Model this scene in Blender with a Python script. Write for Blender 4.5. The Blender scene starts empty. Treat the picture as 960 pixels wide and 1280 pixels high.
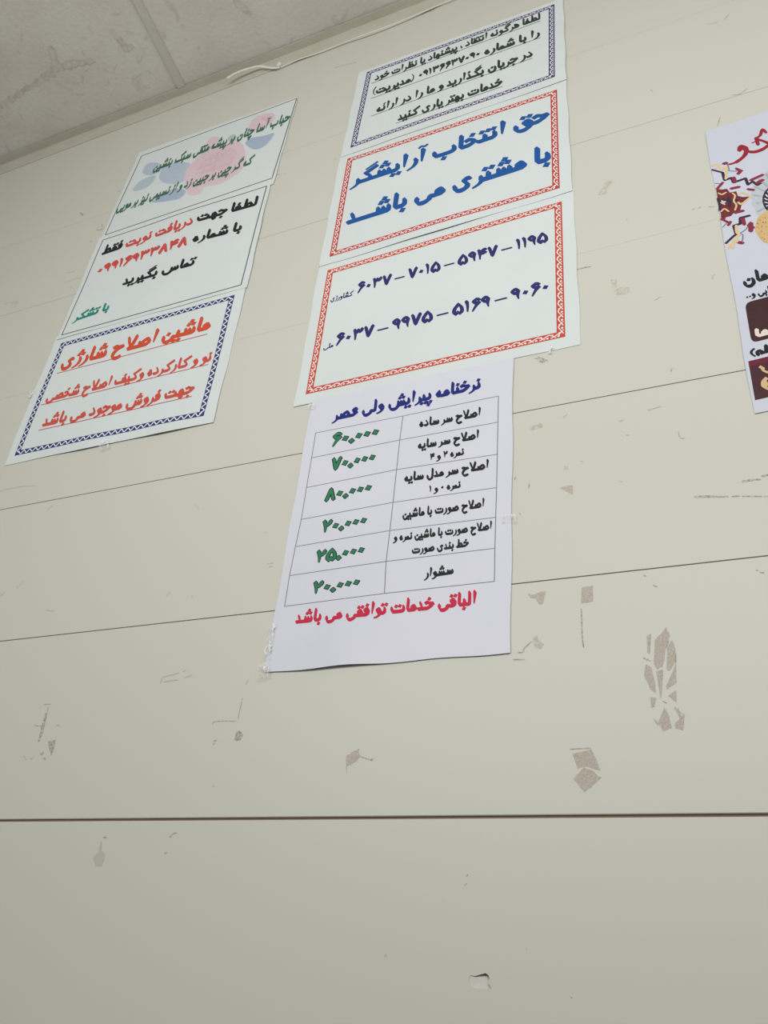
import bpy, math, random
from mathutils import Vector
from mathutils.geometry import tessellate_polygon
import bmesh
random.seed(7)
SC = bpy.context.scene
COL = SC.collection

# ------------------------------------------------------------------ camera
D = 0.5645                     # camera to wall distance, metres
CAM_H = 1.35                   # camera height above the floor
YAW, PIT, ROL, FOC = -0.45787068, 0.57328891, 0.10981528, 1066.724
cf = Vector((math.sin(YAW)*math.cos(PIT), math.cos(YAW)*math.cos(PIT), math.sin(PIT)))
r0 = Vector((math.cos(YAW), -math.sin(YAW), 0)); u0 = r0.cross(cf)
cr = r0*math.cos(ROL) + u0*math.sin(ROL)
cu = -r0*math.sin(ROL) + u0*math.cos(ROL)
CAMP = Vector((0, -D, CAM_H))
cam = bpy.data.cameras.new('camera'); cam_o = bpy.data.objects.new('camera', cam); COL.objects.link(cam_o)
cam.sensor_fit = 'VERTICAL'; cam.sensor_height = 36; cam.lens = 36*FOC/1280; cam.clip_start = .01
from mathutils import Matrix
m3 = Matrix((cr, cu, -cf)).transposed()
cam_o.matrix_world = Matrix.Translation(CAMP) @ m3.to_4x4()
SC.camera = cam_o

# ------------------------------------------------------------------ world, lights, exposure
world = bpy.data.worlds.new('room_ambient'); SC.world = world; world.use_nodes = True
bg = world.node_tree.nodes['Background']
bg.inputs[0].default_value = (0.92, 0.97, 0.99, 1); bg.inputs[1].default_value = 0.255
def area(name, loc, target, sx, sy, power, color):
    l = bpy.data.lights.new(name, 'AREA'); l.shape = 'RECTANGLE'; l.size = sx; l.size_y = sy; l.energy = power; l.color = color
    o = bpy.data.objects.new(name, l); COL.objects.link(o); o.location = loc
    o.rotation_euler = (Vector(target)-Vector(loc)).to_track_quat('-Z', 'Y').to_euler()
    return o
area('added_wall_fill', (-0.12, -1.05, CAM_H+0.68), (-0.27, 0, CAM_H+0.54), 1.75, 0.45, 14.6, (1.0, 0.98, 0.94))  # unseen area light, added and sized to shape the brightness falloff across the wall
SC.view_settings.view_transform = 'Standard'; SC.view_settings.look = 'None'
SC.view_settings.exposure = -0.09; SC.view_settings.gamma = 1.0; SC.view_settings.use_curve_mapping = False

# ------------------------------------------------------------------ helpers
def ray(x, y): return cr*((x-480)/FOC) - cu*((y-640)/FOC) + cf
def W(x, y, dep=0.0):                       # pixel of the photograph -> (X, Z) on the wall (or a sheet dep in front of it)
    d = ray(x, y); t = (D-dep)/d.y
    return Vector((CAMP.x+d.x*t, CAMP.z+d.z*t))
def P(X, Z):                                # wall point -> pixel
    v = Vector((X, 0, Z))-CAMP; f = v.dot(cf)
    return 480+FOC*v.dot(cr)/f, 640-FOC*v.dot(cu)/f
def lin(c):
    return tuple((v/12.92 if v <= .04045 else ((v+.055)/1.055)**2.4) for v in [q/255 for q in c])
def material(name, rgb, rough=.7, spec=.3, noise=None, bump=None, **kw):
    """rgb in display values; noise = (scale xyz, amount, second rgb)"""
    m = bpy.data.materials.new(name); m.use_nodes = True; nt = m.node_tree
    b = nt.nodes['Principled BSDF']; b.inputs['Base Color'].default_value = (*lin(rgb), 1)
    b.inputs['Roughness'].default_value = rough; b.inputs['Specular IOR Level'].default_value = spec
    for k, v in kw.items(): b.inputs[k.replace('_', ' ')].default_value = v
    if noise or bump:
        tc = nt.nodes.new('ShaderNodeTexCoord')
    if noise:
        sc, lo, hi, rgb2 = noise
        mp = nt.nodes.new('ShaderNodeMapping'); mp.inputs['Scale'].default_value = sc
        n = nt.nodes.new('ShaderNodeTexNoise'); n.inputs['Scale'].default_value = 1; n.inputs['Detail'].default_value = 6
        r = nt.nodes.new('ShaderNodeValToRGB'); r.color_ramp.elements[0].position = lo; r.color_ramp.elements[1].position = hi
        r.color_ramp.elements[0].color = (*lin(rgb), 1); r.color_ramp.elements[1].color = (*lin(rgb2), 1)
        nt.links.new(tc.outputs['Object'], mp.inputs[0]); nt.links.new(mp.outputs[0], n.inputs['Vector'])
        nt.links.new(n.outputs['Fac'], r.inputs[0]); nt.links.new(r.outputs[0], b.inputs['Base Color'])
    if bump:
        sc, st, dist = bump
        mp = nt.nodes.new('ShaderNodeMapping'); mp.inputs['Scale'].default_value = sc
        n = nt.nodes.new('ShaderNodeTexNoise'); n.inputs['Scale'].default_value = 1; n.inputs['Detail'].default_value = 4
        bp = nt.nodes.new('ShaderNodeBump'); bp.inputs['Strength'].default_value = st; bp.inputs['Distance'].default_value = dist
        nt.links.new(tc.outputs['Object'], mp.inputs[0]); nt.links.new(mp.outputs[0], n.inputs['Vector'])
        nt.links.new(n.outputs['Fac'], bp.inputs['Height']); nt.links.new(bp.outputs[0], b.inputs['Normal'])
    return m
def mesh_obj(name, verts, faces, mats, parent=None, slots=None, smooth=False):
    me = bpy.data.meshes.new(name); me.from_pydata([tuple(v) for v in verts], [], faces)
    for m in (mats if isinstance(mats, (list, tuple)) else [mats]): me.materials.append(m)
    if slots: me.polygons.foreach_set('material_index', slots)
    if smooth: me.polygons.foreach_set('use_smooth', [True]*len(me.polygons))
    me.update(); o = bpy.data.objects.new(name, me); COL.objects.link(o)
    if parent: o.parent = parent
    return o
def empty(name, label, cat, group=None):
    o = bpy.data.objects.new(name, None); COL.objects.link(o); o.empty_display_size = .02
    o['label'] = label; o['category'] = cat
    if group: o['group'] = group
    return o
def structure(o): o['kind'] = 'structure'; return o
class Geo:
    def __init__(s): s.v = []; s.f = []; s.m = []
    def face(s, pts, mi=0):
        n = len(s.v); s.v += [Vector(p) for p in pts]; s.f.append(tuple(range(n, n+len(pts)))); s.m.append(mi)
    def box(s, x0, x1, y0, y1, z0, z1, mi=0):
        n = len(s.v)
        s.v += [Vector((x, y, z)) for z in (z0, z1) for y in (y0, y1) for x in (x0, x1)]
        for q in ((0, 2, 3, 1), (4, 5, 7, 6), (0, 1, 5, 4), (2, 6, 7, 3), (0, 4, 6, 2), (1, 3, 7, 5)):
            s.f.append(tuple(n+i for i in q)); s.m.append(mi)
    def prism(s, prof, x0, x1, mi=0):          # (y,z) profile, counter-clockwise seen from +x, swept along x
        n = len(s.v); k = len(prof)
        s.v += [Vector((x, y, z)) for x in (x0, x1) for y, z in prof]
        for i in range(k):
            j = (i+1) % k; s.f.append((n+i, n+k+i, n+k+j, n+j)[::-1]); s.m.append(mi)
        s.f.append(tuple(n+i for i in range(k))[::-1]); s.m.append(mi)
        s.f.append(tuple(n+k+i for i in range(k))); s.m.append(mi)
    def obj(s, name, mats, parent=None, smooth=False): return mesh_obj(name, s.v, s.f, mats, parent, s.m, smooth)
def catmull(pts, n=5, closed=False):
    if len(pts) < 3: return [Vector(p) for p in pts]
    P_ = [Vector(p) for p in pts]; out = []
    k = len(P_)
    for i in range(k if closed else k-1):
        if closed: a, b, c, d = P_[i-1], P_[i], P_[(i+1) % k], P_[(i+2) % k]
        else: a, b, c, d = P_[max(i-1, 0)], P_[i], P_[i+1], P_[min(i+2, k-1)]
        for j in range(n):
            t = j/n
            out.append(.5*((2*b)+(c-a)*t+(2*a-5*b+4*c-d)*t*t+(3*b-a-3*c+d)*t**3))
    out.append(P_[0] if closed else P_[-1])
    return out
def hull(pts):
    pts = sorted(set((round(p[0], 7), round(p[1], 7)) for p in pts))
    if len(pts) < 3: return pts
    def half(ps):
        h = []
        for p in ps:
            while len(h) > 1 and (h[-1][0]-h[-2][0])*(p[1]-h[-2][1])-(h[-1][1]-h[-2][1])*(p[0]-h[-2][0]) <= 0: h.pop()
            h.append(p)
        return h
    a = half(pts); b = half(pts[::-1])
    return a[:-1]+b[:-1]
def nib_shape(L, T, deg):
    a = math.radians(deg); A = Vector((-math.cos(a), math.sin(a)))*L/2; B = Vector((math.sin(a), math.cos(a)))*T/2
    c = .86
    if abs(L-T) < 1e-9: return [A, B, -A, -B]          # a square dot stands on its corner
    return [A+B*c, A*c+B, -A*c+B, -A+B*c, -A-B*c, -A*c-B, A*c-B, A-B*c]
def sweep(path, nib, taper=None):
    polys = []
    n = len(path)
    for i in range(n-1):
        s0 = s1 = 1
        if taper: s0 = taper[0]+(taper[1]-taper[0])*i/(n-1); s1 = taper[0]+(taper[1]-taper[0])*(i+1)/(n-1)
        polys.append(hull([path[i]+q*s0 for q in nib]+[path[i+1]+q*s1 for q in nib]))
    return polys

# ------------------------------------------------------------------ Persian lettering: pen strokes for every letter form
def C(cx, cy, rx, ry=None):
    ry = ry or rx
    return [(cx+rx*math.cos(t*math.pi/4), cy+ry*math.sin(t*math.pi/4)) for t in range(9)]
BASE = {  # form: iso, fin, ini, med -> (width, strokes, (dot x, dot y above, dot y below))
 'alef': {'i': (1.9, [('p', [(1.05, 5.6), (.85, .2)])], (1, 7, -2)), 'f': (2.0, [[(2.0, 0), (1.2, .05), (.9, .7), (.9, 5.6)]], (1, 7, -2))},
 'beh': {'i': (7.2, [[(6.5, 2.2), (6.6, .8), (5.7, 0), (1.6, 0), (.7, .45), (.6, 1.9)]], (3.6, 2.6, -2.1)),
         'f': (7.0, [[(7, 0), (6.2, .1), (5.9, 1.7)], [(5.9, 1.5), (5.6, .2), (5, 0), (1.6, 0), (.7, .45), (.6, 1.9)]], (3.4, 2.6, -2.1)),
         'n': (2.4, [[(1.6, 2.3), (1.7, .8), (1.1, 0), (0, 0)]], (1.3, 4.1, -2.0)),
         'm': (2.6, [[(2.6, 0), (0, 0)], [(1.4, 2.2), (1.3, .2)]], (1.3, 4.1, -2.0))},
 'noon': {'i': (5.0, [[(4.3, 1.8), (4.4, -.3), (3.3, -1.7), (1.9, -1.7), (.8, -.8), (.7, 1.0)]], (2.5, 1.9, -3)),
          'f': (5.0, [[(5.0, 0), (4.4, .1), (4.2, -.8), (3.1, -1.7), (1.9, -1.7), (.8, -.8), (.7, 1.0)]], (2.4, 1.9, -3))},
 'jeem': {'i': (5.0, [[(.5, 2.5), (1.5, 2.8), (2.9, 2.2), (4.5, 2.3)], [(4.3, 2.2), (2.2, 1.2), (1.0, -.6), (1.3, -2.3), (2.8, -3.0), (4.5, -2.5)]], (2.5, 4.6, -.9)),
          'f': (5.0, [[(.5, 2.0), (1.5, 2.3), (3.1, 1.4), (4.2, .2), (5, 0)], [(3.2, 1.3), (1.8, .5), (.9, -.9), (1.3, -2.4), (2.8, -3.1), (4.5, -2.6)]], (2.4, 4.4, -1)),
          'n': (4.3, [[(.4, 2.5), (1.4, 2.9), (2.8, 2.2), (4.2, 2.2)], [(4.0, 2.1), (2.8, .8), (1.4, .05), (0, 0)]], (2.1, 4.6, -2.1)),
          'm': (4.7, [[(.4, 2.4), (1.4, 2.7), (2.9, 1.7), (3.9, .3), (4.7, 0)], [(3.1, 1.5), (2.1, .4), (1, 0), (0, 0)]], (2.2, 4.5, -2.1))},
 'dal': {'i': (3.4, [[(1.6, 3.3), (2.6, 1.8), (2.7, .5), (1.8, 0), (.4, .1)]], (1.6, 5.2, -2)),
         'f': (3.5, [[(3.5, 0), (.4, 0)], [(1.4, 3.0), (2.0, 1.2), (2.8, 0)]], (1.4, 5, -2))},
 'reh': {'i': (2.5, [('p', [(2.0, 1.9), (2.1, .3), (1.3, -1.2), (-.4, -2.2)])], (1.7, 3.9, -2)),
         'f': (2.5, [('p', [(2.5, 0), (2.0, -.1), (1.4, -1.2), (-.4, -2.2)]), [(1.9, 1.3), (1.9, 0)]], (1.6, 3.4, -2))},
 'seen': {'i': (8.8, [[(8.2, 1.9), (8.2, .6), (7.6, 0), (7, .3), (6.8, 1.7)], [(6.8, 1.2), (6.6, .3), (6, 0), (5.4, .4), (5.2, 1.9)], [(5.2, 1.7), (5.1, -.3), (4.0, -1.7), (2.3, -1.7), (1.0, -.8), (.8, 1.0)]], (6.6, 3.9, -2)),
          'f': (8.8, [[(8.8, 0), (5.6, 0)], [(8.0, 1.7), (7.9, 0)], [(6.7, 1.7), (6.6, 0)], [(5.8, 0), (5.2, 1.9)], [(5.2, 1.7), (5.1, -.3), (4.0, -1.7), (2.3, -1.7), (1.0, -.8), (.8, 1.0)]], (6.6, 3.9, -2)),
          'n': (5.6, [[(5.0, 1.9), (5.0, .6), (4.4, 0), (0, 0)], [(3.4, 1.7), (3.4, .1)], [(1.8, 2.0), (1.8, .1)]], (3.3, 4.0, -2)),
          'm': (5.8, [[(5.8, 0), (0, 0)], [(4.7, 1.8), (4.7, .1)], [(3.2, 1.7), (3.2, .1)], [(1.7, 2.0), (1.7, .1)]], (3.2, 4.0, -2))},
 'sad': {'i': (9.4, [[(4.8, .1), (5.6, 1.6), (7.0, 2.5), (8.4, 2.2), (8.7, 1.1), (7.8, .1), (6.2, 0), (4.8, 0)], [(4.8, 1.6), (4.6, -.4), (3.7, -1.7), (2.1, -1.7), (.9, -.8), (.8, 1.0)]], (6, 4.2, -2)),
         'f': (9.6, [[(9.6, 0), (6, 0)], [(4.8, .1), (5.6, 1.6), (7.0, 2.5), (8.4, 2.2), (8.7, 1.1), (7.8, .1), (6.2, 0), (4.8, 0)], [(4.8, 1.6), (4.6, -.4), (3.7, -1.7), (2.1, -1.7), (.9, -.8), (.8, 1.0)]], (6, 4.2, -2)),
         'n': (6.2, [[(2.0, .1), (2.8, 1.6), (4.1, 2.5), (5.3, 2.2), (5.6, 1.1), (4.7, .1), (3, 0), (0, 0)], [(1.6, 1.7), (1.6, .1)]], (3.8, 4.2, -2)),
         'm': (6.4, [[(6.4, 0), (4.4, 0)], [(2.0, .1), (2.8, 1.6), (4.1, 2.5), (5.3, 2.2), (5.6, 1.1), (4.7, .1), (3, 0), (0, 0)], [(1.6, 1.7), (1.6, .1)]], (3.8, 4.2, -2))},
 'tah': {'n': (5.6, [[(1.5, .1), (2.4, 1.6), (3.6, 2.4), (4.7, 2.1), (5.0, 1.1), (4.2, .1), (2, 0), (0, 0)], [(1.9, 5.6), (1.8, .3)]], (3.8, 4.6, -2)),
         'm': (5.8, [[(5.8, 0), (4, 0)], [(1.5, .1), (2.4, 1.6), (3.6, 2.4), (4.7, 2.1), (5.0, 1.1), (4.2, .1), (2, 0), (0, 0)], [(1.9, 5.6), (1.8, .3)]], (3.8, 4.6, -2)),
         'f': (6.0, [[(6, 0), (4, 0)], [(1.5, .1), (2.4, 1.6), (3.6, 2.4), (4.7, 2.1), (5.0, 1.1), (4.2, .1), (2, 0), (.4, 0)], [(1.9, 5.6), (1.8, .3)]], (3.8, 4.6, -2))},
 'ain': {'n': (4.0, [[(3.3, 3.2), (2.3, 3.5), (1.4, 2.6), (1.9, 1.5), (3.3, 1.5)], [(3.5, 1.4), (1.8, .1), (0, 0)]], (2, 5, -2))},
 'feh': {'n': (3.2, [C(1.7, 2.0, 1.0, .95), [(2.6, 2.0), (2.4, .5), (1.3, 0), (0, 0)]], (1.7, 4.8, -2)),
         'm': (3.4, [[(3.4, 0), (0, 0)], C(1.7, 1.35, 1.0, 1.0)], (1.7, 4.1, -2)),
         'i': (7.6, [C(6.0, 2.0, .95), [(6.9, 2.0), (6.8, .7), (5.8, 0), (1.6, 0), (.7, .45), (.6, 1.9)]], (6.0, 4.8, -2)),
         'f': (7.8, [[(7.8, 0), (1.6, 0), (.7, .45), (.6, 1.9)], C(6.2, 1.4, 1.0)], (6.2, 4.2, -2))},
 'qaf': {'f': (5.4, [[(5.4, 0), (4.6, .1)], C(4.0, 1.3, .95), [(4.9, 1.1), (4.6, -.6), (3.3, -1.7), (1.9, -1.7), (.8, -.8), (.7, 1.0)]], (3.6, 4.2, -3))},
 'kaf': {'n': (4.8, [[(5.2, 5.4), (1.6, 3.3)], [(1.6, 3.3), (3.2, 1.7), (3.5, .7), (2.7, 0), (0, 0)]], (1, 6, -2)),
         'm': (4.6, [[(4.6, 0), (2.6, 0)], [(5.0, 5.4), (1.5, 3.3)], [(1.5, 3.3), (3.1, 1.7), (3.4, .7), (2.6, 0), (0, 0)]], (1, 6, -2)),
         'f': (7.4, [[(7.4, 0), (1.6, 0), (.7, .45), (.6, 1.9)], [(8.4, 5.6), (5.2, 3.6)], [(5.2, 3.6), (6.4, 1.6), (6.5, .1)]], (3, 6, -2))},
 'lam': {'n': (2.0, [[(1.1, 5.7), (1.2, .8), (.7, 0), (0, 0)]], (1, 7, -2)),
         'm': (2.0, [[(2, 0), (0, 0)], [(1.0, 5.7), (1.0, .1)]], (1, 7, -2)),
         'i': (4.8, [[(4.0, 5.7), (4.1, 0), (3.3, -1.5), (2, -1.7), (.8, -.8), (.7, 1.0)]], (2, 7, -2)),
         'f': (5.0, [[(5, 0), (4, 0)], [(4.0, 5.7), (4.1, 0), (3.3, -1.5), (2, -1.7), (.8, -.8), (.7, 1.0)]], (2, 7, -2))},
 'lamalef': {'i': (4.4, [[(3.6, 5.5), (3.3, 1.6), (2.4, .1), (1.3, .1)], [(.6, 5.5), (1.4, 2.6), (2.6, .3)]], (2, 7, -2)),
             'f': (4.6, [[(4.6, 0), (1.6, 0)], [(3.9, 5.5), (3.1, 2.2), (1.7, .1)], [(.6, 5.4), (1.5, 2.6), (2.9, .2)]], (2, 7, -2))},
 'meem': {'n': (3.2, [C(1.9, 1.0, .95), [(1.9, .1), (0, 0)]], (1.6, 4, -2)),
          'm': (3.2, [[(3.2, 0), (0, 0)], C(1.6, .75, .9, .85)], (1.6, 4, -2)),
          'i': (3.2, [C(2.0, .9, .9), ('p', [(1.4, .3), (.7, -.4), (.6, -3.0)])], (1.6, 4, -2)),
          'f': (3.4, [[(3.4, 0), (2, 0)], C(2.0, .9, .9), ('p', [(1.4, .3), (.7, -.4), (.6, -3.0)])], (1.6, 4, -2))},
 'heh': {'n': (4.2, [[(0, 0), (1.6, 0), (3.2, .2), (3.6, 1.6), (2.3, 2.8), (.8, 3.2)], [(1.0, 3), (1.1, 1.6), (1.7, .9), (2.4, 1.2), (1.7, 2.2)]], (2, 5, -2)),
         'm': (3.8, [[(3.8, 0), (0, 0)], C(1.9, 1.2, .9, 1.2), C(1.9, -.9, .8, .9)], (2, 5, -2)),
         'i': (3.2, [[(1.9, 2.7), (.9, 1.6), (.6, .7), (1.3, .05), (2.3, .2), (2.5, 1.1), (1.9, 2.1), (1.2, 2.7)]], (2, 5, -2)),
         'f': (3.4, [[(3.4, 0), (2.3, .05), (1.8, .8), (1.7, 2.6)], [(1.7, 2.4), (.7, 1.3), (.6, .5), (1.2, .2), (2.2, .3)]], (2, 5, -2))},
 'waw': {'i': (3.1, [C(1.8, 1.3, .9), ('p', [(2.7, 1.3), (2.5, -.3), (1.4, -1.6), (-.3, -2.1)])], (2, 4, -2)),
         'f': (3.2, [[(3.2, 0), (2.4, .2)], C(1.8, 1.3, .9), ('p', [(2.7, 1.3), (2.5, -.3), (1.4, -1.6), (-.3, -2.1)])], (2, 4, -2))},
 'yeh': {'i': (5.8, [[(4.9, 2.6), (3.9, 2.6), (3.3, 1.7), (4.3, .6), (4.2, -.8), (2.8, -1.6), (1.2, -1.1), (.7, .7)]], (3, 4, -3)),
         'f': (5.6, [[(5.6, 0), (4.7, .1), (4.4, -.9), (3.0, -1.7), (1.4, -1.5), (.7, -.3), (.8, .8)]], (3, 4, -3))},
}
LET = {'ا': ('alef', 0), 'آ': ('alef', 'M'), 'ب': ('beh', -1), 'پ': ('beh', -3), 'ت': ('beh', 2), 'ج': ('jeem', -1), 'چ': ('jeem', -3),
       'ح': ('jeem', 0), 'خ': ('jeem', 1), 'د': ('dal', 0), 'ذ': ('dal', 1), 'ر': ('reh', 0), 'ز': ('reh', 1), 'ژ': ('reh', 3), 'س': ('seen', 0),
       'ش': ('seen', 3), 'ص': ('sad', 0), 'ط': ('tah', 0), 'ظ': ('tah', 1), 'ع': ('ain', 0), 'ف': ('feh', 1), 'ق': ('qaf', 2), 'ک': ('kaf', 0),
       'گ': ('kaf', 'G'), 'ل': ('lam', 0), 'م': ('meem', 0), 'ن': ('noon', 1), 'و': ('waw', 0), 'ه': ('heh', 0), 'ی': ('yeh', 0), 'ئ': ('yeh', 'H'), 'لا': ('lamalef', 0)}
NOLEFT = set('اآدذرزژو') | {'لا'}
DIG = {'۰': (3.0, [], 1), '۱': (2.3, [('p', [(.8, 5), (1.2, 3), (1.3, .3)])], 0),
       '۲': (3.9, [('p', [(.8, 5), (1.3, 2.5), (1.4, .3)]), [(1.0, 4.2), (1.8, 3.4), (2.8, 3.7), (3.2, 4.9)]], 0),
       '۳': (4.3, [('p', [(.8, 5), (1.2, 2.5), (1.3, .3)]), [(1.0, 4.2), (1.5, 3.7), (2.1, 4.0), (2.2, 4.8)], [(2.2, 4.4), (2.7, 3.7), (3.3, 4.0), (3.6, 4.9)]], 0),
       '۴': (4.1, [('p', [(.8, 5), (1.2, 2.5), (1.3, .3)]), [(3.4, 5), (2.4, 4.9), (2.1, 4.1), (3.4, 3.4)], [(1.0, 3.2), (2.2, 3.1), (3.4, 3.4)]], 0),
       '۵': (4.2, [[(2.1, 4.9), (3.2, 3.2), (3.5, 1.3), (2.8, .4), (2.1, 1.2)], [(2.1, 1.2), (1.4, .4), (.7, 1.2), (.9, 3.0), (2.1, 4.9)]], 0),
       '۶': (3.6, [[(2.9, 4.7), (1.9, 5), (1.0, 4.3), (1.4, 3.4), (2.9, 3.3)], ('p', [(2.9, 3.3), (1.8, 1.8), (.8, -.2)])], 0),
       '۷': (4.1, [[(.7, 5), (2.0, .5)], [(2.0, .5), (3.4, 5)]], 0), '۸': (4.1, [[(.7, .3), (2.0, 4.9)], [(2.0, 4.9), (3.4, .3)]], 0),
       '۹': (3.4, [C(1.5, 3.9, .95), ('p', [(2.4, 3.8), (2.3, 2), (2.6, .3)])], 0),
       '.': (1.9, [C(.9, .6, .35)], 0), '-': (5.4, [('T', [(.8, 2.0), (4.6, 2.0)])], 0),
       ')': (2.4, [('t', [(1.9, 6), (.8, 4), (.8, 1.2), (1.9, -.8)])], 0), '(': (2.4, [('t', [(.5, 6), (1.6, 4), (1.6, 1.2), (.5, -.8)])], 0),
       '،': (1.8, [[(.6, 1.4), (1.1, .6), (.9, 0)]], 0), '…': (4.6, [C(1, .3, .3), C(3, .3, .3)], 0)}
def shape_text(text, nib, dotnib, thin):
    """lay a line of Persian out right to left; returns polygons in pen units"""
    toks = []
    i = 0
    while i < len(text):
        if text[i:i+2] == 'لا': toks.append('لا'); i += 2
        else: toks.append(text[i]); i += 1
    # digit runs read left to right
    DG = set('۰۱۲۳۴۵۶۷۸۹.')
    j = 0
    while j < len(toks):
        if toks[j] in DG:
            k = j
            while k < len(toks) and toks[k] in DG: k += 1
            toks[j:k] = toks[j:k][::-1]; j = k
        else: j += 1
    polys = []; x = 0.0
    def put(strokes, ox):
        for s in strokes:
            nb = nib
            tp = None
            if isinstance(s, tuple):
                if s[0] == 'p': tp = (1.12, .42)
                else: nb = thin
                s = s[1]
            path = [p+Vector((ox, 0)) for p in catmull(s)]
            polys.extend(sweep(path, nb, tp))
    def dot(px, py): polys.append(hull([Vector((px, py))+q for q in dotnib]))
    for t, c in enumerate(toks):
        if c == ' ': x -= 2.3; continue
        if c == '\u2009': x -= .7; continue
        if c == 'ـ': polys.extend(sweep([Vector((x-2.2, 0)), Vector((x, 0))], nib)); x -= 2.2; continue
        if c in DIG:
            w, st, dflag = DIG[c]; x -= w; put(st, x)
            if dflag: polys.append(hull([Vector((x+w/2, 2.3))+q*1.12 for q in dotnib]))
            continue
        base, dots = LET[c]
        if t > 0 and toks[t-1] in NOLEFT: x -= .55
        pj = t > 0 and (toks[t-1] == 'ـ' or (toks[t-1] in LET and toks[t-1] not in NOLEFT))
        nj = t+1 < len(toks) and c not in NOLEFT and (toks[t+1] in LET or toks[t+1] == 'ـ')
        form = 'm' if pj and nj else 'f' if pj else 'n' if nj else 'i'
        if form in 'nm':
            if base == 'yeh': base = 'beh'; dots = -2 if dots == 0 else dots
            if base == 'noon': base = 'beh'
            if base == 'qaf': base = 'feh'
        fm = BASE[base]; g = fm.get(form) or fm.get({'m': 'n', 'f': 'i', 'i': 'f', 'n': 'm'}[form]) or list(fm.values())[0]
        w, st, (dx, da, db) = g
        x -= w; put(st, x)
        if dots == 'M': put([('t', [(-.4, 6.9), (.3, 7.5), (1.4, 7.0), (2.2, 7.5)])], x)
        elif dots == 'G': put([('T', [(5.0, 7.2), (1.6, 5.2)])], x)
        elif dots == 'H': put([('t', [(dx+.6, da+1.2), (dx-.4, da+.9), (dx+.1, da), (dx-.7, da-.5)])], x)
        elif dots:
            n = abs(dots); s = 1 if dots > 0 else -1; y0 = da if dots > 0 else db
            if n == 1: dot(x+dx, y0)
            else:
                dot(x+dx-.95, y0); dot(x+dx+.95, y0)
                if n == 3: dot(x+dx, y0+s*1.5)
    return polys

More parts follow.
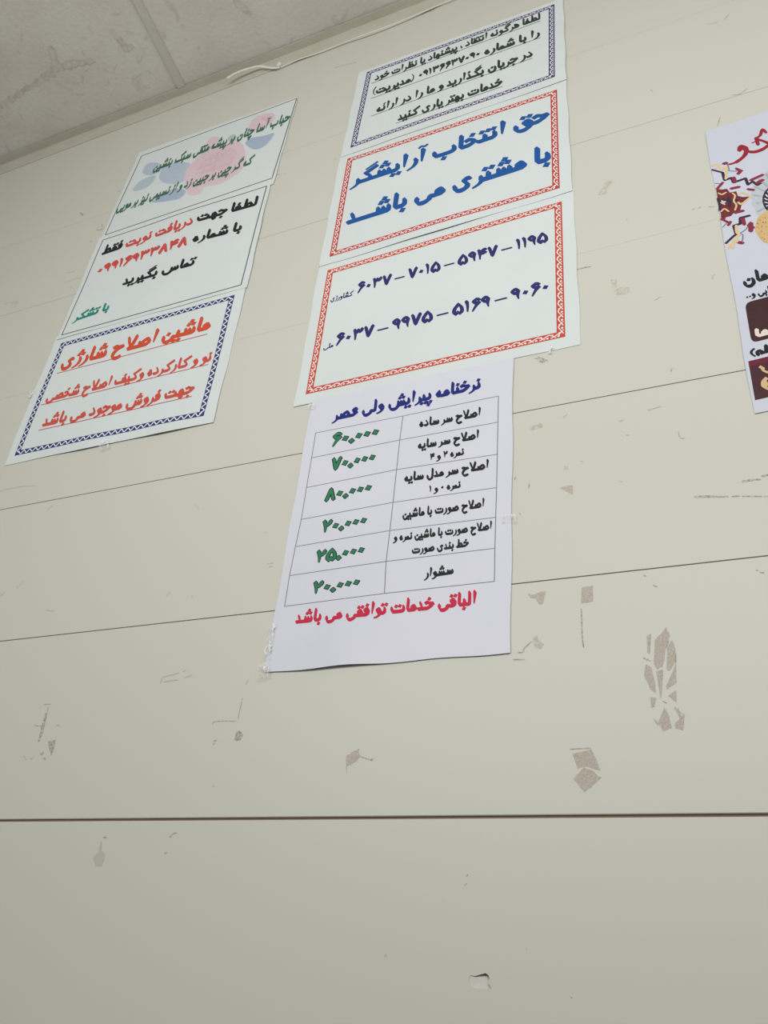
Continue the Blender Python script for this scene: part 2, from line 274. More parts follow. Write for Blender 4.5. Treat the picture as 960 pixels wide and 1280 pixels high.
# ------------------------------------------------------------------ sheets of paper on the wall
INK = {}
def ink(name, rgb):
    if name not in INK: INK[name] = material('ink_'+name, rgb, .65, .25, noise=((260, 260, 260), .35, .8, tuple(min(255, c+6) for c in rgb)))
    return INK[name]
PAPER = material('paper_white', (213, 220, 220), .75, .25, noise=((9, 9, 9), .3, .75, (207, 215, 215)))
PAPER_COOL = material('paper_cool_glossy', (214, 215, 226), .42, .35, noise=((8, 8, 8), .3, .75, (208, 210, 222)))
class Sheet:
    def __init__(s, name, label, cat, quad_px, base, amp, paper, group=None, lift=None, seed=0, res=(26, 20)):
        s.base, s.amp, s.lift, s.seed = base, amp, lift or [], seed
        s.q = [W(*p, base) for p in quad_px]                    # TL TR BR BL on the wall
        s.root = empty(name, label, cat, group)
        c = sum(s.q, Vector((0, 0)))/4
        s.root.location = (c.x, -base, c.y); s.off = Vector((c.x, -base, c.y))
        nu, nv = res; th = .00018; V = []; F = []
        wob = lambda a, b: .0005*math.sin(a*17+seed)+.0004*math.sin(b*29+seed*2)
        for side in (0, 1):
            for j in range(nv+1):
                for i in range(nu+1):
                    p = s.uv(i/nu, j/nv)
                    if j in (0, nv): p = p+Vector((0, wob(i/nu, j)))
                    if i in (0, nu): p = p+Vector((wob(j/nv, i), 0))
                    V.append(Vector((p.x, -s.dep(p.x, p.y)+side*th, p.y))-s.off)
        n = (nu+1)*(nv+1)
        for j in range(nv):
            for i in range(nu):
                a = j*(nu+1)+i; F.append((a, a+nu+1, a+nu+2, a+1)); F.append((n+a, n+a+1, n+a+nu+2, n+a+nu+1))
        rim = [i for i in range(nu+1)]+[(j+1)*(nu+1)-1 for j in range(1, nv+1)]+[nv*(nu+1)+i for i in range(nu-1, -1, -1)]+[j*(nu+1) for j in range(nv-1, 0, -1)]
        for k in range(len(rim)):
            a, b = rim[k], rim[(k+1) % len(rim)]; F.append((a, b, n+b, n+a))
        s.paper = mesh_obj('paper', V, F, paper, s.root, smooth=False)
    def uv(s, u, v):
        return (s.q[0]*(1-u)+s.q[1]*u)*(1-v)+(s.q[3]*(1-u)+s.q[2]*u)*v
    def dep(s, X, Z):
        d = s.base+s.amp*(.5*math.sin(X*31+s.seed*1.7)*math.cos(Z*23+s.seed)+.3*math.sin(X*13-Z*41+s.seed*3)+.3)
        for (px, py, r, h) in s.lift:
            w = W(px, py); d += h*math.exp(-((X-w.x)**2+(Z-w.y)**2)/(r*r))
        return max(d, .0003)
    def lay(s, name, polys, mat, eps, parent=None, label=None):
        """print flat wall-space polygons on the curved sheet"""
        g = Geo()
        for k, poly in enumerate(polys):
            e = eps+(k % 40)*8e-7
            g.face([Vector((p[0], -s.dep(p[0], p[1])-e, p[1]))-s.off for p in poly])
        o = g.obj(name, mat, parent or s.root)
        if label: o['label'] = label
        return o
    def px(s, p): return W(p[0], p[1], s.base)
    def text(s, txt, R, L, h, colour, outline=None, nib=(1.8, .85, 57), label=None, lean=0.0, dot=1.0, fill=None, name='text_line'):
        nb = nib_shape(*nib); dn = nib_shape(2.3*dot, 2.3*dot, 70); tn = nib_shape(nib[0]*.5, nib[1]*.5, nib[2])
        polys = shape_text(txt, nb, dn, tn)
        xs = [p[0] for q in polys for p in q]; x0, x1 = min(xs), max(xs)
        Lw, Rw = s.px(L), s.px(R)
        mid = ((R[0]+L[0])/2, (R[1]+L[1])/2); mw = s.px(mid)
        dpx = (P(mw.x, mw.y)[1]-P(mw.x, mw.y+.01)[1])/.01     # pixels per metre upwards
        ys = h/dpx/6.5; ux = (Rw-Lw)/(x1-x0)
        def mp(p, k=1):
            y = (p[1]+.45)*ys
            return Lw+ux*(p[0]-x0+lean*p[1])+Vector((0, y))
        if outline:
            fat = nib_shape(nib[0]+.55, nib[1]+.55, nib[2]); fd = nib_shape(2.3*dot+.75, 2.3*dot+.75, 70)
            o2 = shape_text(txt, fat, fd, tn)
            s.lay(name, [[mp(p) for p in q] for q in o2], outline, .00010, label='black outline of the figures')
            sl = nib_shape(nib[0]-.05, nib[1]-.05, nib[2]); 
        return s.lay(name, [[mp(p) for p in q] for q in polys], colour, .00017, label=label)
    def line(s, a, b, w, colour, name='ruled_line', parent=None, label=None, eps=.00012):
        A, B = s.px(a), s.px(b); n = 14; t = (B-A).normalized(); nn = Vector((-t.y, t.x))*w/2
        polys = []
        for i in range(n):
            p, q = A.lerp(B, i/n), A.lerp(B, (i+1)/n); polys.append([p-nn, q-nn, q+nn, p+nn])
        return polys if name is None else s.lay(name, polys, colour, eps, parent, label)
    def border(s, quad, bw, colour, vine, period=1.35, label=None, chain=False):
        O = [s.px(p) for p in quad]; c = sum(O, Vector((0, 0)))/4
        ex = ((O[1]-O[0])+(O[2]-O[3])).normalized(); ez = ((O[0]-O[3])+(O[1]-O[2])).normalized()
        I = [O[0]+(ex-ez)*bw, O[1]+(-ex-ez)*bw, O[2]+(-ex+ez)*bw, O[3]+(ex+ez)*bw]
        band = []; vin = []
        for k in range(4):
            a, b, ia, ib = O[k], O[(k+1) % 4], I[k], I[(k+1) % 4]; n = 24
            for i in range(n):
                t0, t1 = i/n, (i+1)/n; band.append([a.lerp(b, t0), a.lerp(b, t1), ib*0+ia.lerp(ib, t1), ia.lerp(ib, t0)])
            A = (a+ia)/2; B = (b+ib)/2; ln = (B-A).length; t = (B-A)/ln; nn = Vector((-t.y, t.x))
            cnt = max(4, round(ln/(bw*period))); step = ln/cnt
            def T(u, v): return A+t*(u*step)+nn*(v*bw)
            thin = nib_shape(bw*.12, bw*.09, 45)
            for j in range(cnt):
                if chain:
                    for u0, sg in ((.0, 1), (.5, -1)):
                        pts = [T(j+u0+.03, -.28*sg), T(j+u0+.2, .05*sg), T(j+u0+.36, .30*sg), T(j+u0+.5, .22*sg)]
                        vin += sweep(catmull(pts, 2), nib_shape(bw*.19, bw*.13, 45))
                else:
                    vin += sweep(catmull([T(j+.0, -.28), T(j+.3, -.16), T(j+.6, .10), T(j+.9, .26)], 2), thin)
                    vin += sweep(catmull([T(j+.62, .08), T(j+.8, -.1), T(j+1.0, -.24)], 2), thin)
                    for u0, v0, r_ in ((.22, .16, .13), (.78, -.16, .11), (.5, .26, .08)):
                        vin.append([T(j+u0+r_*math.cos(q*math.pi/3+.5), v0+r_*1.1*math.sin(q*math.pi/3+.5)) for q in range(6)])
        b = s.lay('border', band, colour, .00006, label=label)
        s.lay('border_vine', vin, vine, .00012, parent=b)
        return b
    def frame(s, quad, w, colour, label=None):
        polys = []
        for k in range(4): polys += s.line(quad[k], quad[(k+1) % 4], w, colour, None)
        return s.lay('border', polys, colour, .00008, label=label)
    def stroke_px(s, pts, w, colour=None, closed=False, sub=5, taper=None):
        path = catmull([s.px(p) for p in pts], sub, closed) if sub else [s.px(p) for p in pts]
        return sweep(path, nib_shape(w, w*.75, 50), taper)
    def poly_px(s, pts, sub=0):
        ps = [s.px(p) for p in pts]
        if sub: ps = catmull(ps, sub, True)[:-1]
        tri = tessellate_polygon([[Vector((p.x, p.y, 0)) for p in ps]])
        out = []
        for t in tri:
            q = [ps[i] for i in t]
            if (q[1]-q[0]).cross(q[2]-q[0]) < 0: q = q[::-1]
            out.append(q)
        k = 0
        while k < len(out):                     # small enough to follow the curl of the paper
            q = out[k]; e = [(q[(i+1) % 3]-q[i]).length for i in range(3)]; m = max(e)
            if m > .009:
                i = e.index(m); h = (q[i]+q[(i+1) % 3])/2; a, b, c = q[i], q[(i+1) % 3], q[(i+2) % 3]
                out[k] = [a, h, c]; out.append([h, b, c])
            else: k += 1
        return out

# ------------------------------------------------------------------ the setting
WALL = material('cream_laminate', (203, 203, 192), .42, .35, noise=((1.3, 1.3, 2.2), .25, .8, (199, 200, 190)), bump=((3, 30, 420), .05, .0004))
GROOVE = material('board_groove_brown', (122, 102, 88), .8, .1)
def zline(pts): return sum(W(*p).y for p in pts)/len(pts)
SEAM = [(-1.35+CAM_H, 0), (zline([(0, 1280), (480, 1280), (960, 1280)])-.14, .0016), (zline([(0, 1025.5), (480, 1022.3), (960, 1018.3)]), .0019),
        (zline([(0, 801.5), (342, 763.5), (642, 730.5), (960, 694)]), .0009), (zline([(100, 619), (380, 567.5), (642, 517.5), (932, 459)]), .0008),
        (zline([(741, 314), (861, 282)]), .00010), (zline([(716, 184), (860, 137.5), (958.5, 106)]), .0004)]
TRIM_Z = zline([(0, 219), (100, 180), (230, 128.75), (420, 60), (480, 36)])
CEIL_Z = CAM_H+2.305*D
low = SEAM[1][0]
step = .174
extra = []
z = low-step
while z > .1: extra.append((z, .0016)); z -= step
SEAM = [(0.0, 0)]+extra[::-1]+SEAM[1:]+[(SEAM[-1][0]+.176, .0003), (CEIL_Z+.03, 0)]
XL, XR = -3.2, 2.6
HOLE = [(586, 1226), (588, 1219), (594, 1220), (601, 1218), (607, 1216.5), (610.5, 1219), (612, 1223), (610.5, 1229), (612, 1231), (614, 1236), (607, 1236.3), (598, 1236), (589, 1234)]
hole = [W(*p) for p in HOLE]
g = Geo(); ch = .0005; th = .012
for k in range(len(SEAM)-1):
    z0 = SEAM[k][0]+SEAM[k][1]/2; z1 = SEAM[k+1][0]-SEAM[k+1][1]/2
    c0 = ch if SEAM[k][1] > .0012 else .0001; c1 = ch if SEAM[k+1][1] > .0012 else .0001
    if z0 < hole[0].y < z1:
        outer = [Vector((XL, z0+c0)), Vector((XR, z0+c0)), Vector((XR, z1-c1)), Vector((XL, z1-c1))]
        hp = hole
        area2 = sum(hp[i].x*hp[(i+1) % len(hp)].y-hp[(i+1) % len(hp)].x*hp[i].y for i in range(len(hp)))
        if area2 > 0: hp = hp[::-1]
        allp = outer+hp
        for t in tessellate_polygon([[Vector((p.x, p.y, 0)) for p in outer], [Vector((p.x, p.y, 0)) for p in hp]]):
            q = [allp[i] for i in t]
            if (q[1]-q[0]).cross(q[2]-q[0]) < 0: q = q[::-1]
            g.face([(p.x, 0, p.y) for p in q])
        g.face([(XL, ch, z0), (XR, ch, z0), (XR, 0, z0+c0), (XL, 0, z0+c0)]); g.face([(XL, 0, z1-c1), (XR, 0, z1-c1), (XR, ch, z1), (XL, ch, z1)])
        g.face([(XL, th, z0), (XR, th, z0), (XR, ch, z0), (XL, ch, z0)]); g.face([(XL, ch, z1), (XR, ch, z1), (XR, th, z1), (XL, th, z1)])
        # broken skin: sloping floor of the hole, deepest at the upper right
        def dep(p): return .0001+.0045*max(0, min(1, ((p.x-hole[-1].x)*.8+(p.y-hole[-1].y)*.75-.003)/.018))
        n = len(hole)
        c = sum(hole, Vector((0, 0)))/n
        for i in range(n):
            a, b = hole[i], hole[(i+1) % n]
            g.face([(a.x, 0, a.y), (b.x, 0, b.y), (b.x, dep(b), b.y), (a.x, dep(a), a.y)], 1)
            g.face([(a.x, dep(a), a.y), (b.x, dep(b), b.y), (c.x, dep(c), c.y)], 2)
    else:
        g.prism([(0, z0+c0), (c0, z0), (th, z0), (th, z1), (c1, z1), (0, z1-c1)], XL, XR)
for zs, w_ in SEAM[1:-1]:
    d_ = .0016 if w_ > .0012 else .0022; g.box(XL, XR, d_, .011, zs-.003, zs+.003, 1)
g.box(XL, XR, .0115, .03, 0, CEIL_Z+.03, 1)
FOAM = material('broken_core_white', (206, 204, 196), .9, .1)
wall = structure(g.obj('wall_back', [WALL, GROOVE, FOAM]))
# metal wall angle under the ceiling
TRIM = material('ceiling_trim_cream', (196, 193, 180), .5, .3, noise=((20, 60, 60), .3, .8, (186, 182, 167)))
g = Geo()
g.prism([(-.0012, TRIM_Z), (0, TRIM_Z), (0, CEIL_Z), (-.013, CEIL_Z), (-.013, CEIL_Z-.0012), (-.0016, CEIL_Z-.0012), (-.0016, TRIM_Z+.0006)], XL, XR)
structure(g.obj('trim_1', TRIM))
# ceiling: mineral board resting on the angle and on thin runners
CEIL = material('ceiling_board', (214, 210, 203), .9, .1, noise=((7, 9, 9), .42, .75, (203, 196, 187)), bump=((160, 160, 160), .35, .002))
nt = CEIL.node_tree; b = nt.nodes['Principled BSDF']; base_link = b.inputs['Base Color'].links[0].from_socket
tc = nt.nodes.new('ShaderNodeTexCoord')
w_ = nt.nodes.new('ShaderNodeTexNoise'); w_.inputs['Scale'].default_value = 34; w_.inputs['Detail'].default_value = 8; w_.inputs['Distortion'].default_value = 1.6
nt.links.new(tc.outputs['Object'], w_.inputs['Vector'])
rr = nt.nodes.new('ShaderNodeValToRGB'); rr.color_ramp.elements[0].position = .6; rr.color_ramp.elements[1].position = .68
rr.color_ramp.elements[0].color = (0, 0, 0, 1); rr.color_ramp.elements[1].color = (.55, .55, .55, 1)
mx = nt.nodes.new('ShaderNodeMix'); mx.data_type = 'RGBA'; mx.inputs[7].default_value = (*lin((190, 183, 174)), 1)
nt.links.new(w_.outputs['Fac'], rr.inputs[0]); nt.links.new(rr.outputs[0], mx.inputs[0]); nt.links.new(base_link, mx.inputs[6]); nt.links.new(mx.outputs[2], b.inputs['Base Color'])
def CP(x, y, z=CEIL_Z):
    d = ray(x, y); t = (z-CAM_H)/d.z
    return Vector((CAMP.x+d.x*t, CAMP.y+d.y*t, z))
ra, rb = CP(228, 110), CP(171, 0)
rx = ra.x; dxdy = (ra.x-rb.x)/(ra.y-rb.y)
g = Geo()
TZ = CEIL_Z+.003
g.box(XL, XR, -2.6, -.0105, TZ, TZ+.012)
ceiling = structure(g.obj('ceiling', CEIL))
RUN = material('runner_grey', (198, 195, 184), .55, .3)
for k in range(-3, 7):
    g = Geo(); x = rx+k*.6; hw = .0065
    y0, y1 = -.0125, -2.5
    top = [(x-hw, y0), (x+hw, y0), (x+hw+dxdy*(y1-y0), y1), (x-hw+dxdy*(y1-y0), y1)]
    zb, zt = CEIL_Z-.0012, TZ+.0006
    g.face([(p[0], p[1], zb) for p in top]); g.face([(p[0], p[1], zt) for p in top][::-1])
    for i in range(4):
        a, c = top[i], top[(i+1) % 4]; g.face([(a[0], a[1], zb), (a[0], a[1], zt), (c[0], c[1], zt), (c[0], c[1], zb)])
    o = structure(g.obj('trim_%d' % (k+5), RUN))
# brown tide mark where water came through one board
STAIN = material('water_stain', (196, 184, 169), .9, .1, noise=((120, 120, 120), .38, .6, (208, 203, 196)))
def blot(pts, w, name, mat, parent):
    g = Geo(); k = 0
    fine = [p for p in catmull(pts, 3)]
    for i, p in enumerate(fine):
        c = CP(*p, TZ); r = w*random.uniform(.5, 1.15)
        ring = [Vector((c.x+r*random.uniform(.6, 1.2)*math.cos(q*math.pi/6), c.y+r*random.uniform(.6, 1.2)*math.sin(q*math.pi/6), TZ-.0002-6e-6*i)) for q in range(12)]
        g.face(ring[::-1])
    return g.obj(name, mat, parent)
blot([(2, 134), (8, 128), (14, 124), (22, 119), (30, 112), (38, 108), (46, 103), (54, 97), (60, 93), (66, 90), (68, 80), (66, 66), (64, 60), (68, 76), (76, 83), (84, 82), (92, 79), (100, 79), (108, 77), (116, 76)], .0062, 'water_stain', STAIN, ceiling)['label'] = 'brownish wandering water stain'
blot([(140, 40), (147, 47), (152, 55), (160, 60), (165, 58), (156, 62)], .006, 'water_stain', STAIN, ceiling)['label'] = 'small brownish stains beside the runner'
blot([(296, 4), (302, 8), (308, 14), (316, 20)], .0055, 'water_stain', STAIN, ceiling)['label'] = 'small brownish stain right of the runner'
# floor far below the frame
FLOOR = material('floor_tile_grey', (118, 114, 107), .5, .3)
g = Geo(); g.box(XL, XR, -2.6, .0, -.05, 0); structure(g.obj('floor', FLOOR))
# ------------------------------------------------------------------ notices, price list, poster
WH = ink('paper_gap', (228, 232, 232))
RED = ink('border_red', (186, 62, 54)); ORED = ink('border_orange', (194, 74, 52)); PURP = ink('border_purple', (74, 60, 110)); NAVYB = ink('border_navy', (46, 58, 112))
BLUE = ink('blue', (24, 82, 152)); NAVY = ink('navy', (38, 44, 104)); DGRN = ink('dark_green', (44, 58, 50)); BLK = ink('black', (30, 32, 36))
TRED = ink('text_red', (198, 76, 72)); TORG = ink('text_orange', (202, 78, 50)); TSAL = ink('text_salmon', (198, 80, 68)); TEAL = ink('teal', (36, 130, 118)); CALG = ink('calligraphy_green', (62, 104, 84))
LINE = ink('rule_dark', (80, 88, 84)); UND = ink('underline_red', (186, 70, 78)); GREEN = ink('price_green', (40, 122, 84)); CRIM = ink('crimson', (196, 40, 70)); TITLE = ink('title_navy', (24, 38, 118)); TBL = ink('table_rule', (120, 122, 132))
MID = 'notices taped in the middle column'; LEFT = 'notices taped in the left column'
TL_ = (1.5, 1.0, 52)

# bottom layer first: account numbers, choice of barber, complaints
c3 = Sheet('notice_sheet', 'landscape white notice with red vine border and two rows of long navy account numbers', 'notice', [(399, 331), (716, 236), (725.8, 429.5), (367, 509)], .0006, .0004, PAPER, MID, seed=1)
c3.border([(409.7, 338), (702.2, 251.7), (706.7, 420.8), (382.2, 493.3)], .0078, ORED, WH, label='orange red vine border')
def numrow(sh, txt, R, L, h, colour, label): return sh.text(txt, R, L, h, colour, nib=(1.35, .85, 50), label=label, dot=.85)
numrow(c3, '۱۱۹۵\u2009-\u2009۵۹۴۷\u2009-\u2009۷۰۱۵\u2009-\u2009۶۰۳۷', (685.5, 303), (446, 367.5), 15.5, NAVY, 'upper navy row of account figures')
numrow(c3, '۹۰۶۰\u2009-\u2009۵۱۶۹\u2009-\u2009۹۹۷۵\u2009-\u2009۶۰۳۷', (686, 366), (419, 433), 17.5, NAVY, 'lower navy row of account figures')
c3.text('کشاورزی', (441.7, 369.5), (413, 377), 6.5, NAVY, label='small navy bank word', nib=(1.2, .8, 52))
c3.text('ملی', (416.7, 433.5), (404, 437), 6, NAVY, label='small navy bank word', nib=(1.2, .8, 52))

c2 = Sheet('notice_sheet', 'landscape white notice with red border and two lines of big bold blue writing', 'notice', [(426, 194), (708, 98), (716, 238), (399, 333.5)], .0013, .0006, PAPER, MID, lift=[(560, 288, .05, .0012)], seed=2)
c2.border([(434.5, 198.7), (696.3, 112), (699.7, 235), (412, 321.3)], .0078, RED, WH, label='red vine border')
c2.text('حق انتخاب آرایشگر', (688, 148.5), (437.5, 233), 17, BLUE, label='bold blue upper line')
c2.text('با مشتری می باشــد', (689, 199.5), (431.7, 281), 20, BLUE, label='bold blue lower line')

c1 = Sheet('notice_sheet', 'landscape white notice with purple border and four underlined dark green lines, topmost of its column', 'notice', [(449, 91), (704, -3), (708, 100), (426, 196.5)], .0019, .0006, PAPER, MID, lift=[(560, 150, .05, .0008)], seed=3)
c1.border([(459, 90.5), (693, 5), (693.7, 96.3), (438, 185)], .0074, PURP, WH, label='purple vine border')
for txt, R, L, h, u0, u1 in (('لطفا هرگونه انتقاد ، پیشنهاد یا نظرات خود', (675.5, 23.5), (468, 101), 7.8, (675.8, 26), (464, 104.7)),
        ('را با شماره ۰۹۱۳۶۶۳۷۰۹۰ (مدیریت)', (675.2, 44.5), (465.5, 119), 9.3, (675.3, 47.2), (463.3, 123.3)),
        ('در جریان بگذارید و ما را در ارائه', (666, 70), (470, 141), 9.8, (665.8, 72.8), (464, 145.5)),
        ('خدمات بهتر یاری کنید', (628.5, 105.5), (497, 151.5), 9.8, (628.3, 108), (495, 154.7))):
    t = c1.text(txt, R, L, h, DGRN, nib=(1.75, .85, 57), label='dark green underlined line')
    c1.line(u0, u1, .0011, LINE, name='underline', parent=t)

# left column
bl = Sheet('notice_sheet', 'white notice with navy chain border and three orange red lines, lowest in the left column', 'notice', [(71, 421), (308, 357), (266, 528.5), (5, 581.5)], .0008, .0006, PAPER, LEFT, lift=[(205, 543, .035, .0020), (110, 560, .03, .001)], seed=4)
bl.border([(76.7, 429), (293.8, 368.7), (255, 520.3), (18, 569.7)], .0072, NAVYB, WH, label='navy chain border', period=1.25, chain=True)
for txt, R, L, h, m, u0, u1 in (('ماشین اصلاح شارژی', (263, 410.5), (75, 460), 17.5, TORG, (259.5, 417.8), (71.5, 467)),
        ('نو و کارکرده وکیف اصلاح شخصی', (263.5, 450.5), (57, 502.5), 13, TSAL, (260.5, 455.5), (51.7, 506.7)),
        ('جهت فروش موجود می باشد', (242.5, 490.5), (52, 533), 14.5, TSAL, (240, 495.8), (48.3, 538))):
    t = bl.text(txt, R, L, h, m, nib=(1.75, .85, 57), label='orange red underlined line')
    bl.line(u0, u1, .0012, UND, name='underline', parent=t)

tl = Sheet('notice_sheet', 'landscape white notice with pale pink rose and blue leaves behind green calligraphy', 'notice', [(174.5, 190.5), (373, 120.5), (342, 230), (126, 299)], .0008, .0006, PAPER, LEFT, seed=5)
tl.frame([(177, 195), (371, 123), (340.3, 223), (131.7, 293.7)], 0.0015, LINE, label='thin dark frame')
PINK = ink('pale_pink', (214, 192, 200)); PINK2 = ink('rose_pink', (208, 180, 191)); PBLU = ink('pale_blue', (176, 190, 204)); PBLU2 = ink('leaf_blue', (164, 178, 200)); PGRN = ink('leaf_grey_green', (170, 190, 192))
def petals(sheet, items, label):
    for pts, m, e in items: sheet.lay('flower_print', sheet.poly_px(pts, 4), m, e, label=label)
petals(tl, [([(199, 222), (206, 206), (224, 203), (238, 205), (233, 222), (222, 230), (206, 229)], PBLU, .00004),
            ([(184, 205), (196, 203), (202, 208), (196, 217), (184, 219), (178, 215)], PBLU, .000042),
            ([(166, 237), (176, 226), (190, 220), (195, 222), (186, 233), (172, 239)], PBLU, .000044),
            ([(190, 253), (204, 243), (218, 236), (232, 238), (226, 247), (212, 251)], PBLU2, .000046),
            ([(250, 196), (258, 186), (268, 182), (258, 196), (251, 199)], PBLU2, .000048),
            ([(343, 167), (332, 182), (318, 187), (307, 180), (314, 173), (330, 170)], PBLU2, .00005),
            ([(285, 173), (292, 168), (296, 172), (290, 180)], PGRN, .000052)], 'pale blue leaf')
petals(tl, [([(231, 232), (232, 214), (244, 200), (262, 186), (284, 180), (300, 178), (307, 190), (306, 206), (296, 218), (274, 230), (256, 233), (250, 242), (236, 243)], PINK, .00006),
            ([(243, 217), (252, 204), (268, 192), (286, 186), (296, 190), (290, 204), (276, 212), (260, 216)], PINK2, .000065),
            ([(314, 152), (322, 145), (338, 141), (344, 145), (340, 153), (328, 160), (318, 163), (311, 160)], PINK, .00006),
            ([(326, 148), (336, 144), (341, 147), (334, 153)], PINK2, .000066),
            ([(258, 180), (264, 172), (274, 172), (270, 180), (262, 184)], PINK, .000061)], 'pale pink rose')
tl.text('حباب آسا چنان بر پیشه متقی سبک بنشین', (361.7, 150.5), (191, 214), 11, CALG, nib=(1.7, .8, 64), label='upper line of green calligraphy', lean=.1)
tl.text('که گر چین بر جبین زد و از نسیمی نیز بر مویی', (316, 204), (145.3, 265), 11, CALG, nib=(1.7, .8, 64), label='lower line of green calligraphy', lean=.1)

ml = Sheet('notice_sheet', 'landscape white notice with plain thin frame and black and red writing with red phone number', 'notice', [(124.5, 297.5), (339, 226.5), (309, 359), (71, 425)], .0014, .0006, PAPER, LEFT, lift=[(235, 262, .05, .0015)], seed=6)
ml.frame([(129, 300.5), (333.3, 232.4), (301.3, 356.2), (77.5, 419)], 0.0015, LINE, label='thin dark frame')
for txt, R, L, h, m, lb in (('لطفا جهت', (321, 256), (245.5, 277.5), 11.5, BLK, 'black words'), ('دریافت نوبت', (241, 280), (155.8, 309.5), 11.5, TRED, 'red words'), ('فقط', (152.5, 310), (126.5, 319), 11.5, BLK, 'black word at line end'),
        ('با شماره', (302, 287.5), (239.5, 303), 11.5, BLK, 'black words before the number'), ('۰۹۹۱۶۹۳۳۸۴۸', (233.5, 306.5), (119.5, 345), 13.5, TRED, 'red phone number'),
        ('تماس بگیرید', (244.5, 330), (152.5, 357), 11.5, BLK, 'black words under the number'), ('با تشکر', (136, 387), (91, 402), 10, TEAL, 'teal words at the bottom')):
    ml.text(txt, R, L, h, m, nib=(1.75, .85, 57), label=lb)

# price list
pr = Sheet('price_list', 'tall portrait price list with ruled table, green prices and a crimson line at the bottom', 'price list', [(390.5, 500), (641, 447.5), (637.5, 816), (330, 841)], .0012, .0003, PAPER_COOL, lift=[(425, 834, .03, .0022)], seed=8, res=(24, 34))
pr.text('نرخنامه پیرایش ولی عصر', (601, 485), (415, 525.5), 14.5, TITLE, label='navy title line')
rows = [((394.7, 541.3), (503.8, 520), (623.3, 495.3)), ((389.7, 572.5), (499.8, 550), (622.5, 528)), ((383.3, 609.7), (495.8, 587), (621.7, 568)), ((376.7, 649.3), (491.3, 628), (620.8, 609.5)),
        ((369.2, 683.3), (487.5, 663.3), (619.7, 646.7)), ((362, 719.5), (482.8, 702), (618.7, 685.3)), ((355.8, 758), (480.8, 742), (618, 726.7))]
polys = []
for a, b, c in rows: polys += pr.line(a, b, .0006, None, None)+pr.line(b, c, .0006, None, None)
for k in range(6):
    for j in range(3): polys += pr.line(rows[k][j], rows[k+1][j], .0007, None, None)
pr.lay('table_grid', polys, TBL, .0001, label='thin grey table lines')
for txt, L, R in (('۶۰.۰۰۰', (415, 559), (472, 547.5)), ('۷۰.۰۰۰', (413.5, 590), (467.7, 579)), ('۸۰.۰۰۰', (406, 628), (463, 617)), ('۲۰.۰۰۰', (402, 668), (457, 658)), ('۲۵.۰۰۰', (394.5, 705.5), (454.2, 695)), ('۲۰.۰۰۰', (390.5, 744.5), (448.5, 735.5))):
    pr.text(txt, R, L, 18.5, GREEN, outline=BLK, nib=(1.0, .72, 50), label='green price with black edge', dot=.85, name='price_figure')
for txt, R, L, h in (('اصلاح سر ساده', (601, 520), (523.8, 534), 10.5), ('اصلاح سر سایه', (598.8, 548), (522, 561), 10.5), ('نمره ۲ و ۴', (580, 568), (537, 576), 9),
        ('اصلاح سر مدل سایه', (611, 585.5), (505, 602), 11), ('نمره ۰ و ۱', (575.8, 609), (536, 616), 9), ('اصلاح صورت با ماشین', (605.5, 633.5), (503, 647.5), 10.5),
        ('اصلاح صورت با ماشین نمره و', (615, 661.5), (491.3, 676.5), 10), ('خط بندی صورت', (586.3, 682.5), (514.7, 692), 10), ('سشوار', (567, 716.5), (530, 722.5), 11.5)):
    pr.text(txt, R, L, h, BLK, nib=(1.75, .9, 57), label='black service name', name='service_name')
pr.text('الباقی خدمات توافقی می باشد', (595.5, 755), (368.7, 779), 16, CRIM, label='crimson closing line')

# poster cut by the right edge of the photograph
pa, pb = (881.9, 164.3), (943.5, 517.5)
A, B = W(*pa, .001), W(*pb, .001); wd = .27; sl = W(960, 138, .001)-A; dn = sl.normalized()
PAPER_BLUE = material('paper_poster', (202, 206, 220), .5, .3, noise=((8, 8, 8), .3, .75, (197, 201, 216)))
q4 = [A, A+dn*wd, B+dn*wd, B]
ps = Sheet('poster', 'colourful pastry poster with red script and carpet motifs at the right edge of the photo', 'poster', [pa, P(*q4[1]), P(*q4[2]), pb], .001, .0005, PAPER_BLUE, seed=9)
MAR = ink('maroon', (112, 44, 46)); DNAV = ink('rug_navy', (52, 40, 62)); CRM = ink('rug_cream', (214, 190, 150)); SCR = ink('script_red', (146, 34, 48)); GRN = ink('stem_green', (96, 120, 108)); BRN = ink('box_brown', (64, 36, 38)); WINE = ink('strip_wine', (104, 30, 50)); STRIP = ink('strip_brown', (70, 38, 44)); GOLD = ink('gold', (206, 176, 132)); CUP = ink('cup_grey', (186, 192, 200)); CUP2 = ink('cup_shade', (160, 168, 178)); NVD = ink('plate_navy', (44, 40, 70)); COOK = ink('cookie', (206, 174, 124)); CRB = ink('cookie_crumb', (150, 108, 62)); PLUM = ink('petal_plum', (134, 44, 66)); OFFW = ink('lettering_cream', (222, 210, 200))
def z1(x, y): return (840+x/6.09, 120+y/6.09)
def z2(x, y): return (860+x/5.333, 300+y/5.333)
def draw(name, strokes, colour, eps, label, fn=z1, w=.003, sub=5, taper=None):
    if name == 'carpet_motif' and len(strokes) > 1:
        cy_ = lambda q: sum(p[1] for p in q[1])/len(q[1])
        groups = [[q for q in strokes if lo <= cy_(q) < hi] for lo, hi in ((0, 690), (690, 900), (900, 2000))]
        groups = [q for q in groups if q]
        if len(groups) > 1:
            for q in groups: draw(name, q, colour, eps, label, fn, w, sub, taper)
            return
    pol = []
    for s_ in strokes:
        ww = w
        if isinstance(s_[0], (int, float)): ww, s_ = s_[0], s_[1]
        pol += ps.stroke_px([fn(*p) for p in s_], ww, sub=sub, taper=taper)
    return ps.lay(name, pol, colour, eps, label=label)
